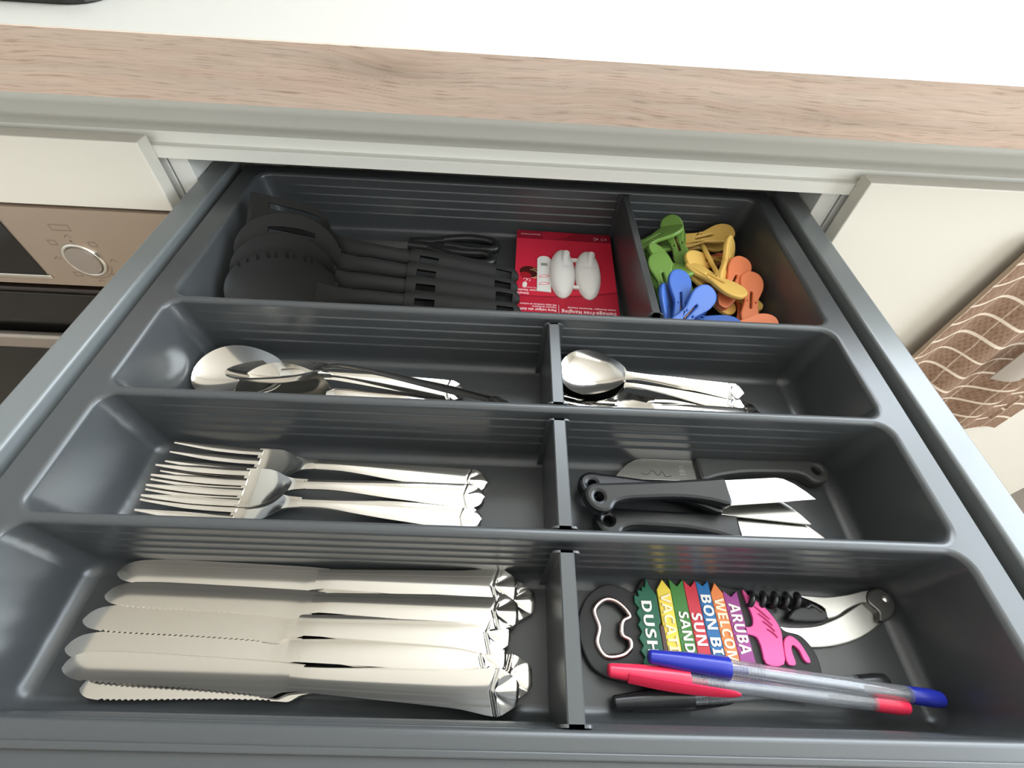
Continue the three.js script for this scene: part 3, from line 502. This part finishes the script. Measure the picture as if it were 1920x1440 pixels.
// ------------------------------------------------------------------ card of adhesive hooks
{
  const W = 0.0945, H = 0.145, t = thing('hook_package', 'red card pack of two white adhesive hooks lying in the back row', 'package', [0.0555, -0.0495, -0.1300]);
  const cv = document.createElement('canvas'); cv.width = 772; cv.height = 1200; const c = cv.getContext('2d'), k = 8000;   // 8 px per mm, drawn the right way up for the card
  const red = 'rgb(214,40,66)', deep = 'rgb(150,14,40)';
  c.fillStyle = red; c.fillRect(0, 0, 772, 1200);
  c.fillStyle = deep; c.beginPath(); c.moveTo(0, 0); c.lineTo(772, 0); c.lineTo(772, 440); c.quadraticCurveTo(450, 400, 0, 520); c.closePath(); c.fill();
  c.fillStyle = 'rgb(190,30,56)'; c.beginPath(); c.moveTo(0, 0); c.lineTo(772, 0); c.lineTo(772, 428); c.quadraticCurveTo(450, 388, 0, 505); c.closePath(); c.fill();
  c.fillStyle = deep; c.fillRect(0, 1095, 772, 105); c.fillStyle = 'rgb(178,24,50)'; c.beginPath(); c.moveTo(300, 1200); c.quadraticCurveTo(380, 1095, 560, 1095); c.lineTo(560, 1200); c.closePath(); c.fill();
  c.fillStyle = '#fbeeee'; c.textBaseline = 'alphabetic';
  c.font = 'bold 42px sans-serif'; c.fillText('Damage-Free Hanging', 22, 300, 400); c.font = 'bold 22px sans-serif'; c.fillText('Holds Strongly \u2022 Removes Cleanly', 24, 334, 390);
  c.fillRect(440, 266, 3, 80);
  c.font = 'bold 34px sans-serif'; c.fillText('Para colgar sin da\u00f1ar', 458, 300, 296); c.font = 'bold 21px sans-serif'; c.fillText('Fijaci\u00f3n duradera', 458, 326, 200); c.fillText('No deja residuos al retirar', 458, 349, 280);
  c.font = 'bold 34px sans-serif'; c.fillText('Small', 660, 462, 92); c.font = 'bold 30px sans-serif'; c.fillText('Designer Hooks', 540, 496, 212); c.font = '18px sans-serif'; c.fillText('Ganchos peque\u00f1os', 560, 520, 190);
  c.font = 'bold 30px sans-serif'; c.fillText('2', 30, 1150); c.fillText('4', 100, 1150); c.strokeStyle = '#fbeeee'; c.lineWidth = 3; c.strokeRect(122, 1122, 14, 34); c.beginPath(); c.ellipse(66, 1138, 10, 16, 0, 0, 7); c.stroke();
  c.font = '22px sans-serif'; c.fillText('General Purpose', 580, 1160, 160);
  // small printed picture: hanging things on a hook
  c.fillStyle = 'rgb(70,20,16)'; c.beginPath(); c.ellipse(660, 690, 78, 62, 0.3, 0, 7); c.fill(); c.strokeStyle = 'rgb(216,180,130)'; c.lineWidth = 7; c.beginPath(); c.ellipse(650, 670, 52, 46, 0.3, 1.2, 4.4); c.stroke(); c.beginPath(); c.ellipse(640, 676, 70, 56, 0.3, 1.4, 4.2); c.stroke();
  c.fillStyle = 'rgb(170,24,40)'; c.beginPath(); c.ellipse(690, 650, 44, 36, 0.3, 0, 7); c.fill();
  c.strokeStyle = '#f6e9e4'; c.lineWidth = 5; c.beginPath(); c.arc(690, 600, 14, 0, 4.5); c.stroke(); c.beginPath(); c.arc(668, 596, 14, 0, 4.5); c.stroke();
  c.fillStyle = '#f6e9e4'; c.beginPath(); c.ellipse(694, 545, 18, 32, 0.1, 0, 7); c.fill();
  const tex = new THREE.CanvasTexture(cv); tex.colorSpace = THREE.SRGBColorSpace;
  const print = new THREE.MeshPhysicalMaterial({ map: tex, roughness: 0.42 });
  const cg = new THREE.BoxGeometry(W, 0.0012, H); cg.translate(0, 0.0006, 0);
  // turn the print so that its top lies toward the drawer front
  const uv = cg.attributes.uv, p = cg.attributes.position;
  for (let i = 0; i < p.count; i++) uv.setXY(i, 0.5 - p.getX(i) / W, 0.5 + p.getZ(i) / H);
  part('card', cg, print, t, 'red printed card with white lettering');
  const oval = (x, z, n) => {
    const hook = part('hook', plate(lin(0, 1, 14), lin(0, 1, 36), (r, a) => [x + 0.0122 * r * Math.cos(a * 2 * Math.PI), 0.0014 + 0.0075 * Math.pow(1 - r * r, 0.5) + 0.001, z + 0.0325 * r * Math.sin(a * 2 * Math.PI)], (r, a) => [x + 0.0122 * r * Math.cos(a * 2 * Math.PI), 0.0013, z + 0.0325 * r * Math.sin(a * 2 * Math.PI)]), M.white, t, 'oval white plastic hook');
    part('hook_arm', tube([[x + 0.001, 0.0060, z - 0.002], [x + 0.0018, 0.0070, z - 0.012], [x + 0.003, 0.0068, z - 0.0200], [x + 0.0036, 0.0066, z - 0.0235]], 0.0040, 20, false, 10), M.white, hook);
  };
  oval(-0.0030, -0.0100); oval(0.0212, -0.0100);
  const strips = part('adhesive_strip', slab(smoothShape([[-0.0265, -0.0240], [-0.0240, -0.0275], [-0.0200, -0.0285], [-0.0160, -0.0275], [-0.0135, -0.0240], [-0.0135, 0.0210], [-0.0265, 0.0200]], 1, true), 0.0010, 0.0002).translate(0, 0.0013, -0.005), M.white, t, 'white adhesive strip with red marks');
  for (const z of [-0.0045, 0.0055]) { const e = new THREE.TorusGeometry(0.0045, 0.00035, 4, 24); e.rotateX(Math.PI / 2); e.scale(1, 1, 0.35); e.rotateY(0.18); e.translate(-0.0200, 0.0024, z); part('red_mark', e, M.penRed, strips); }
  part('pull_tab_print', [0, 1].map((q) => box(0.006, 0.0001, 0.0012, -0.02, 0.0024, -0.022 + q * 0.002, 0)), M.dullSteel, strips);
  part('support_bar', span(-0.0040, 0.0290, 0.0112, 0.0122, -0.0110, -0.0080, 0.0004), M.film, t, 'clear plastic bar over both hooks');
  for (const z of [-0.0290, 0.0085]) part('strap', span(0.006, 0.0130, 0.0013, 0.0040, z - 0.002, z + 0.002, 0.0008), M.white, t);
  t.rotation.set(0.07, -0.02, 0);
}

// ------------------------------------------------------------------ beach towel pegs
const pegHalf = (() => {
  const s = smoothShape([[0, 0], [0.0018, -0.0065], [0.0085, -0.0112], [0.0180, -0.0120], [0.0280, -0.0095], [0.0370, -0.0070], [0.0460, -0.0078], [0.0560, -0.0092], [0.0650, -0.0070], [0.0705, -0.0040], [0.0715, 0], [0.0705, 0.0040], [0.0650, 0.0070], [0.0560, 0.0092], [0.0460, 0.0078], [0.0370, 0.0070], [0.0280, 0.0095], [0.0180, 0.0120], [0.0085, 0.0112], [0.0018, 0.0065]], 4);
  slot(s, 0.0270, 0.0460, 0, 0.0011); hole(s, 0.0385, -0.0046, 0.0008); hole(s, 0.0385, 0.0046, 0.0008);
  return slab(s, 0.0046, 0.0014, 8);
})();
const pegSpring = mergeGeometries([new THREE.CylinderGeometry(0.0024, 0.0024, 0.008, 14).rotateX(Math.PI / 2).translate(0.0390, 0, 0).toNonIndexed(), box(0.0180, 0.0018, 0.0012, 0.0365, 0.0042, 0, 0.0003).toNonIndexed(), box(0.0180, 0.0018, 0.0012, 0.0365, -0.0042, 0, 0.0003).toNonIndexed()].map((g) => { const c = new THREE.BufferGeometry(); c.setAttribute('position', g.attributes.position); c.setAttribute('normal', g.attributes.normal); c.setAttribute('uv', g.attributes.uv); return c; }));
const springMat = std([0.22, 0.10, 0.05], 0.4, 0.6);
function peg(colour, label, [hx, hy, hz], [tx, ty, tz], up, open = 0.13) {
  const t = thing('towel_peg', label, 'peg', [0, 0, 0], { group: colour + ' towel pegs' });
  for (const s of [1, -1]) {
    const m = part('jaw', pegHalf, M[colour], t);
    // the halves swing about the spring at x = 0.039
    m.rotation.order = 'XYZ'; m.rotation.set(s < 0 ? Math.PI : 0, 0, 0);
    const g = new THREE.Matrix4().makeTranslation(0.039, 0, 0).multiply(new THREE.Matrix4().makeRotationZ(-s * open)).multiply(new THREE.Matrix4().makeTranslation(-0.039, s * 0.0034, 0)).multiply(new THREE.Matrix4().makeRotationX(s < 0 ? Math.PI : 0));
    g.decompose(m.position, m.quaternion, m.scale);
  }
  part('spring', pegSpring, springMat, t, 'rust brown metal spring');
  const X = V(tx - hx, ty - hy, tz - hz).normalize(), Z = new THREE.Vector3().crossVectors(X, V(...up).normalize()).normalize(), Y = new THREE.Vector3().crossVectors(Z, X);
  t.quaternion.setFromRotationMatrix(new THREE.Matrix4().makeBasis(X, Y, Z)); t.position.set(hx, RIM + hy, hz); t.scale.setScalar(0.86);
  return t;
}
const pl = (c, what) => `${c} plastic towel peg ${what}`;
peg('orange', pl('orange', 'leaning on the yellow pegs beside another orange peg'), [0.2145, -0.0300, -0.1440], [0.1815, -0.0380, -0.0800], [0.05, 1, 0.35]);
peg('orange', pl('orange', 'lying against the side wall of the tray'), [0.2185, -0.0330, -0.1270], [0.2030, -0.0420, -0.0580], [0, 1, 0.4]);
peg('orange', pl('orange', 'lying sideways along the ridge'), [0.2230, -0.0330, -0.0640], [0.1540, -0.0440, -0.0620], [0, 1, 0.5]);
peg('orange', pl('orange', 'buried under the yellow pegs, only a corner showing'), [0.1660, -0.0440, -0.1520], [0.2280, -0.0460, -0.1750], [0, 1, 0.2]);
peg('yellow', pl('yellow', 'lying flat across the back of the heap'), [0.2220, -0.0330, -0.1940], [0.1560, -0.0350, -0.1760], [0, 1, 0.35]);
peg('yellow', pl('yellow', 'on its edge on top of the heap, both paddles spread'), [0.1985, -0.0230, -0.1680], [0.1880, -0.0300, -0.0990], [0.72, 0.55, 0.40], 0.24);
peg('yellow', pl('yellow', 'on its edge, jaw pointing at the green pegs'), [0.2010, -0.0330, -0.0880], [0.1650, -0.0280, -0.1360], [0.4, 0.8, 0.45], 0.16);
peg('yellow', pl('yellow', 'half hidden, one round paddle showing beside the green pegs'), [0.1600, -0.0330, -0.1430], [0.2260, -0.0400, -0.1550], [0.2, 1, 0.3]);
peg('green', pl('green', 'with one paddle sticking up at the back'), [0.1590, -0.0230, -0.2000], [0.1700, -0.0400, -0.1320], [-0.6, 1, 0.2]);
peg('green', pl('green', 'lying across the back of the green pegs'), [0.1690, -0.0250, -0.1830], [0.1240, -0.0340, -0.1640], [0, 0.95, -0.25]);
peg('green', pl('green', 'on its edge beside the divider'), [0.1300, -0.0320, -0.1600], [0.1700, -0.0420, -0.1070], [0.6, 0.6, 0.5]);
peg('green', pl('pale green', 'lying flat along the divider'), [0.1370, -0.0310, -0.1460], [0.1440, -0.0400, -0.0780], [-0.1, 1, 0.45]);
peg('green', pl('green', 'wedged between the blue and the yellow pegs'), [0.1660, -0.0350, -0.1180], [0.1330, -0.0440, -0.1660], [0.2, 1, 0.1]);
peg('blue', pl('blue', 'on top, its paddle turned to the green pegs'), [0.1460, -0.0240, -0.1140], [0.1440, -0.0380, -0.0480], [0.15, 0.9, 0.5]);
peg('blue', pl('blue', 'lying aslant over the other blue pegs'), [0.1700, -0.0260, -0.0960], [0.1270, -0.0360, -0.0450], [0.2, 1, 0.6]);
peg('blue', pl('blue', 'lying flat beside the orange pegs'), [0.1960, -0.0400, -0.0600], [0.1350, -0.0420, -0.0830], [0, 1, 0.4]);
peg('blue', pl('blue', 'squeezed against the divider foot'), [0.1300, -0.0300, -0.1040], [0.1330, -0.0440, -0.0500], [0.7, 0.7, 0.2]);
peg('yellow', pl('yellow', 'deep in the heap below the spread one'), [0.1750, -0.0420, -0.1300], [0.2260, -0.0440, -0.1000], [0, 1, 0.2]);
peg('blue', pl('blue', 'under the top one, dark in the shade'), [0.1810, -0.0380, -0.1060], [0.1270, -0.0460, -0.0660], [0, 1, 0.3]);

// ------------------------------------------------------------------ souvenir bottle opener
const font = await new FontLoader().loadAsync('fonts/droid/droid_sans_bold.typeface.json');
{
  const t = thing('bottle_opener', 'black rubber souvenir bottle opener with coloured signs and a pink flamingo', 'bottle opener', [0, FLOOR + 0.0005, 0]);
  const outline = smoothShape([[0.0465, 0.1610], [0.0500, 0.1490], [0.0560, 0.1420], [0.0650, 0.1380], [0.0740, 0.1395], [0.0800, 0.1420], [0.0860, 0.1345], [0.0960, 0.1340], [0.1180, 0.1340], [0.1400, 0.1385], [0.1450, 0.1375], [0.1560, 0.1500], [0.1600, 0.1590], [0.1690, 0.1620], [0.1740, 0.1720], [0.1700, 0.1860], [0.1500, 0.1880], [0.1100, 0.1880], [0.0820, 0.1860], [0.0640, 0.1850], [0.0520, 0.1790]], 5);
  const well = new THREE.Path();
  [[0.0572, 0.1520], [0.0632, 0.1474], [0.0690, 0.1484], [0.0742, 0.1545], [0.0700, 0.1575], [0.0692, 0.1635], [0.0728, 0.1664], [0.0726, 0.1694], [0.0690, 0.1724], [0.0606, 0.1730], [0.0574, 0.1680], [0.0592, 0.1606]].reverse().forEach(([x, z], i) => (i ? well.lineTo(x, -z) : well.moveTo(x, -z)));
  well.closePath(); outline.holes.push(well);
  part('base', slab(outline, 0.0045, 0.0008), M.rubber, t, 'black rubber base');
  part('opener_ring', tube([[0.0562, 0.0048, 0.1516], [0.0630, 0.0048, 0.1462], [0.0695, 0.0048, 0.1474], [0.0754, 0.0048, 0.1545], [0.0712, 0.0048, 0.1573], [0.0702, 0.0048, 0.1640], [0.0740, 0.0048, 0.1664], [0.0738, 0.0048, 0.1700], [0.0695, 0.0048, 0.1734], [0.0600, 0.0048, 0.1742], [0.0562, 0.0048, 0.1682], [0.0580, 0.0048, 0.1606]], 0.0014, 100, true, 8), std([0.80, 0.62, 0.58], 0.18, 1), t, 'rosy steel opener ring');
  const bar = (name, pts, mat, label, hard = true) => part(name, slab(smoothShape(pts, 3, hard), 0.0020, 0.0004).translate(0, 0.0043, 0), mat, t, label);
  const paint = (r, g, b) => { const c = new THREE.Color(`rgb(${r},${g},${b})`); return new THREE.MeshPhysicalMaterial({ color: c, roughness: 0.45 }); };
  const point = (x0, x1, zt, zs, zb) => [[x0, zs], [(x0 + x1) / 2, zt], [x1, zs], [x1, zb], [x0, zb]];
  const swallow = (x0, x1, zt, zs, zb) => [[x0, zt], [(x0 + x1) / 2, zs], [x1, zt], [x1, zb], [x0, zb]];
  const letter = paint(245, 240, 232);
  function sign(name, colour, pts, text, xc, z0, len, size, label, textMat) {
    const b = bar(name, pts, colour, label);
    const g = new TextGeometry(text, { font, size, depth: 0.0008, curveSegments: 3, bevelEnabled: false }); g.computeBoundingBox();
    const bb = g.boundingBox; g.translate(-bb.min.x, -(bb.min.y + bb.max.y) / 2, 0); g.scale(len / (bb.max.x - bb.min.x), 1, 1);
    g.rotateX(-Math.PI / 2); g.rotateY(-Math.PI / 2); g.translate(xc, 0.0061, z0);
    part('lettering', g, textMat || letter, b, 'raised white capital letters');
  }
  const jag = [[0.0790, 0.1440], [0.0815, 0.1445], [0.0812, 0.1410], [0.0838, 0.1415], [0.0842, 0.1390], [0.0858, 0.1395], [0.0872, 0.1345], [0.0888, 0.1390], [0.0918, 0.1435], [0.0918, 0.1575], [0.0905, 0.1590], [0.0908, 0.1860], [0.0800, 0.1860], [0.0806, 0.1790], [0.0788, 0.1770], [0.0804, 0.1745], [0.0786, 0.1715], [0.0804, 0.1690], [0.0785, 0.1655], [0.0806, 0.1625], [0.0790, 0.1590], [0.0808, 0.1565], [0.0790, 0.1530], [0.0808, 0.1505], [0.0788, 0.1480]];
  sign('palm_sign', paint(16, 92, 66), jag, 'DUSHI', 0.0852, 0.1470, 0.0300, 0.0056, 'dark green jagged palm');
  bar('palm_trunk', [[0.0908, 0.1590], [0.0935, 0.1590], [0.0940, 0.1860], [0.0908, 0.1860]], paint(88, 60, 50), 'brown trunk strip');
  sign('sign_board', paint(240, 210, 70), point(0.0926, 0.1004, 0.1350, 0.1405, 0.1860), 'VACATION', 0.0966, 0.1428, 0.0410, 0.0054, 'yellow pointed sign board', paint(250, 232, 190));
  sign('sign_board', paint(62, 125, 50), swallow(0.1005, 0.1086, 0.1345, 0.1385, 0.1860), 'SAND', 0.1050, 0.1520, 0.0200, 0.0052, 'grass green sign board');
  sign('sign_board', paint(205, 45, 62), swallow(0.1087, 0.1158, 0.1350, 0.1385, 0.1860), 'SUN', 0.1122, 0.1525, 0.0160, 0.0056, 'red sign board');
  sign('sign_board', paint(25, 105, 165), swallow(0.1159, 0.1232, 0.1350, 0.1378, 0.1860), 'BON BINI', 0.1196, 0.1428, 0.0400, 0.0056, 'blue sign board');
  sign('sign_board', paint(240, 135, 70), point(0.1233, 0.1303, 0.1358, 0.1415, 0.1860), 'WELCOME', 0.1268, 0.1445, 0.0360, 0.0054, 'orange pointed sign board', paint(252, 236, 205));
  sign('sign_board', paint(158, 62, 140), swallow(0.1304, 0.1386, 0.1400, 0.1432, 0.1860), 'ARUBA', 0.1346, 0.1470, 0.0250, 0.0060, 'purple sign board');
  const pink = paint(248, 95, 168);
  const bird = bar('flamingo_body', [[0.1424, 0.1392], [0.1448, 0.1418], [0.1510, 0.1470], [0.1555, 0.1530], [0.1575, 0.1600], [0.1560, 0.1670], [0.1535, 0.1760], [0.1440, 0.1760], [0.1438, 0.1680], [0.1428, 0.1635], [0.1380, 0.1618], [0.1372, 0.1590], [0.1420, 0.1580], [0.1436, 0.1540], [0.1428, 0.1460]], pink, 'pink flamingo body with folded wing', false);
  part('wing_feather', [0, 1, 2, 3].map((k) => tube([[0.1462 + k * 0.0012, 0.0064, 0.1480 + k * 0.0038], [0.1492 + k * 0.0012, 0.0067, 0.1508 + k * 0.0036], [0.1530 + k * 0.0004, 0.0064, 0.1545 + k * 0.0030]], 0.0004, 12, false, 6)), paint(205, 60, 125), bird, 'dark pink feather lines');
  bar('flamingo_neck', [[0.1558, 0.1760], [0.1560, 0.1690], [0.1580, 0.1640], [0.1615, 0.1622], [0.1650, 0.1645], [0.1675, 0.1700], [0.1682, 0.1745], [0.1665, 0.1750], [0.1650, 0.1735], [0.1640, 0.1690], [0.1615, 0.1668], [0.1600, 0.1690], [0.1598, 0.1760]], pink, 'pink curved flamingo neck and head', false);
}

// ------------------------------------------------------------------ waiter's corkscrew
{
  const t = thing('corkscrew', 'folding steel corkscrew with a black spiral beside the flamingo', 'corkscrew', [0, FLOOR + 0.0003, 0]);
  part('handle', slab(smoothShape([[0.1500, 0.1560], [0.1640, 0.1570], [0.1800, 0.1560], [0.1930, 0.1520], [0.2030, 0.1475], [0.2120, 0.1430], [0.2200, 0.1400], [0.2250, 0.1430], [0.2240, 0.1490], [0.2150, 0.1560], [0.2040, 0.1615], [0.1900, 0.1655], [0.1740, 0.1670], [0.1600, 0.1660], [0.1500, 0.1640]], 4), 0.0030, 0.0008), M.dullSteel, t, 'curved satin steel handle');
  part('lever', slab(smoothShape([[0.1745, 0.1412], [0.1900, 0.1415], [0.2050, 0.1395], [0.2170, 0.1370], [0.2230, 0.1385], [0.2230, 0.1430], [0.2110, 0.1440], [0.2000, 0.1480], [0.1920, 0.1520], [0.1860, 0.1525], [0.1870, 0.1480], [0.1830, 0.1450]], 3), 0.0026, 0.0006).translate(0, 0.0034, 0), M.dullSteel, t, 'flat satin steel lever');
  const helix = []; for (let i = 0; i <= 90; i++) { const a = i / 90 * Math.PI * 10; helix.push([0.1440 + 0.0330 * i / 90, 0.0052 + 0.0034 * Math.sin(a), 0.1440 + 0.0034 * Math.cos(a)]); }
  helix.push([0.1800, 0.0052, 0.1462], [0.1850, 0.0052, 0.1495]);
  part('worm', tube(helix, 0.0016, 260, false, 8), std([0.02, 0.02, 0.02], 0.15), t, 'shiny black spiral');
  part('worm_root', slab(smoothShape([[0.1700, 0.1480], [0.1800, 0.1470], [0.1868, 0.1488], [0.1872, 0.1530], [0.1780, 0.1545], [0.1640, 0.1535]], 3), 0.0055, 0.001).translate(0, 0.0006, 0), M.black, t);
  part('hinge', slab(smoothShape([[0.2130, 0.1440], [0.2160, 0.1380], [0.2235, 0.1360], [0.2285, 0.1400], [0.2280, 0.1470], [0.2210, 0.1530], [0.2150, 0.1535], [0.2165, 0.1490]], 4), 0.0072, 0.0012), std([0.16, 0.155, 0.15], 0.35, 0.9), t, 'dark steel hinge plate');
  part('rivet', new THREE.SphereGeometry(0.0022, 16, 8, 0, Math.PI * 2, 0, Math.PI / 2).scale(1, 0.5, 1).translate(0.2240, 0.0070, 0.1420), M.chrome, t, 'round bright rivet');
}

// ------------------------------------------------------------------ pens
function pen(colour, mat, label, [x0, y0, z0], [x1, y1, z1], capLabel, clipTurn) {
  const t = thing('ballpoint_pen', label, 'pen', [0, 0, 0], { group: 'ballpoint pens in the front row' });
  const L = Math.hypot(x1 - x0, y1 - y0, z1 - z0);
  part('barrel', lathe([[0.0026, 0.030], [0.0038, 0.034], [0.0038, L - 0.014], [0.0024, L - 0.014], [0.0024, 0.034], [0.0018, 0.030], [0.0026, 0.030]], 18), M.clear, t, 'clear plastic barrel');
  const refill = part('refill', lathe([[0.0001, 0.020], [0.0005, 0.0205], [0.0013, 0.028], [0.0014, L - 0.04], [0.0001, L - 0.04]], 12), M.ink, t);
  part('ink', lathe([[0.0001, 0.030], [0.0015, 0.0302], [0.0015, 0.050], [0.0001, 0.050]], 10), mat, refill);
  const rings = []; for (let k = 0; k < 9; k++) rings.push(new THREE.TorusGeometry(0.0039, 0.00025, 4, 18).rotateY(Math.PI / 2).translate(0.044 + k * 0.0016, 0, 0));
  part('grip_rings', rings, M.clear, t);
  const cap = part('cap', lathe([[0.0001, 0], [0.0024, 0.0003], [0.0032, 0.0015], [0.0044, 0.018], [0.0050, 0.036], [0.0052, 0.0405], [0.0043, 0.0410], [0.0042, 0.034]], 24), mat, t, capLabel);
  const clip = strip([[0.010, 0, 0.0026, 0.0034, 0.0016], [0.03, 0, 0.0030, 0.0050, 0.0018], [0.05, 0, 0.0024, 0.0056, 0.0016], [0.063, 0, 0.0014, 0.0053, 0.0014], [0.0645, 0, 0.0006, 0.0052, 0.001]], lin(0.010, 0.0645, 18), 6, { crown: 0.4 }); clip.rotateX(clipTurn);
  part('clip', clip, mat, cap);
  part('end_plug', lathe([[0.0024, L - 0.018], [0.0039, L - 0.0165], [0.0041, L - 0.006], [0.0036, L - 0.0012], [0.0026, L], [0.0001, L]], 18), mat, t, colour + ' end plug');
  const X = V(x1 - x0, y1 - y0, z1 - z0).normalize(), Z = new THREE.Vector3().crossVectors(X, V(0, 1, 0)).normalize(), Y = new THREE.Vector3().crossVectors(Z, X);
  t.quaternion.setFromRotationMatrix(new THREE.Matrix4().makeBasis(X, Y, Z)); t.position.set(x0, RIM + y0, z0);
}
pen('blue', M.penBlue, 'clear ballpoint pen with a blue cap lying on the bottle opener', [0.0790, -0.0395, 0.1755], [0.2250, -0.0420, 0.1905], 'glossy blue cap', 2.4);
pen('red', M.penRed, 'clear ballpoint pen with a bright red cap', [0.0585, -0.0430, 0.1815], [0.2070, -0.0440, 0.1935], 'glossy red cap', 0.9);
pen('black', M.penBlack, 'clear ballpoint pen with a black cap under the coloured pens', [0.0610, -0.0500, 0.1945], [0.2070, -0.0510, 0.1820], 'glossy black cap', 2.6);

// ------------------------------------------------------------------ kitchen towel on its hook
const towelTex = noiseTex(512, 512, (i, j) => {
  const x = i / 512, y = j / 512, n = (hash(i, j) - 0.5) * 22 + (vnoise(i / 6, j / 6) - 0.5) * 20;
  const wob = (vnoise(y * 14, 4) - 0.5) * 0.01, a = ((x + wob + 2) * 7) % 1, b = ((y + wob + 2) * 11) % 1;
  const line = (b < 0.13 ? 1 : 0) || (a < 0.05 ? 0.6 : 0), waffle = (Math.sin(x * 200) * Math.sin(y * 200) > 0.3 ? -10 : 4);
  const base = [142, 112, 90].map((v) => v + n + waffle), pale = [224, 206, 186].map((v) => v + n * 0.5);
  return base.map((v, k) => v + (pale[k] - v) * line);
});
{
  const t = thing('kitchen_towel', 'brown towel with cream stripes hanging in folds on the cabinet door', 'towel', [0.560, -0.29, DZ]);
  const mat = new THREE.MeshPhysicalMaterial({ map: towelTex, roughness: 0.95, sheen: 0.4, sheenRoughness: 0.8 });
  const sheetOf = (x0, x1, yTop, yBot, zBase, folds, amp, skew) => {
    const f = (u, v, off) => {
      const gather = 0.86 + 0.14 * Math.min(1, v * 1.6), cx = (x0 + x1) / 2, x = cx + (x0 + (x1 - x0) * u - cx) * gather + skew * v * (1 - u);
      const z = zBase + off + 0.0065 + amp * (0.5 + 0.5 * Math.sin(u * Math.PI * 2 * folds + 1.1 + v * 0.8)) * (0.4 + 0.6 * v);
      return [x, yTop + (yBot - yTop) * v + 0.008 * Math.sin(u * 9), z];
    };
    return plate(lin(0, 1, 60), lin(0, 1, 40), (u, v) => f(u, v, 0.0022), (u, v) => f(u, v, -0.0022));
  };
  part('front_layer', sheetOf(-0.100, 0.10, 0.300, 0.025, -0.002, 2.6, 0.018, 0.0), mat, t);
  part('back_layer', sheetOf(-0.060, 0.13, 0.300, 0.000, -0.0035, 1.4, 0.004, 0.02), mat, t);
  part('care_tag', plate(lin(0, 1, 6), lin(0, 1, 6), (u, v) => [0.000 + u * 0.035, 0.175 - v * 0.045, 0.028 + 0.004 * Math.sin(u * 3)], (u, v) => [0.000 + u * 0.035, 0.175 - v * 0.045, 0.027 + 0.004 * Math.sin(u * 3)]), std([0.40, 0.34, 0.28], 0.8), t, 'pale care tag');
  const h = thing('wall_hook', 'small white hook holding the brown towel on the cabinet door', 'hook', [0.56, 0.005, DZ]);
  part('plate', span(-0.012, 0.012, -0.02, 0.02, 0, 0.004, 0.0015), M.white, h);
  part('arm', tube([[0, -0.008, 0.003], [0, -0.012, 0.02], [0, -0.008, 0.034], [0, 0.004, 0.038]], 0.003, 20, false, 8), M.white, h);
}
renderer.render(scene, camera);
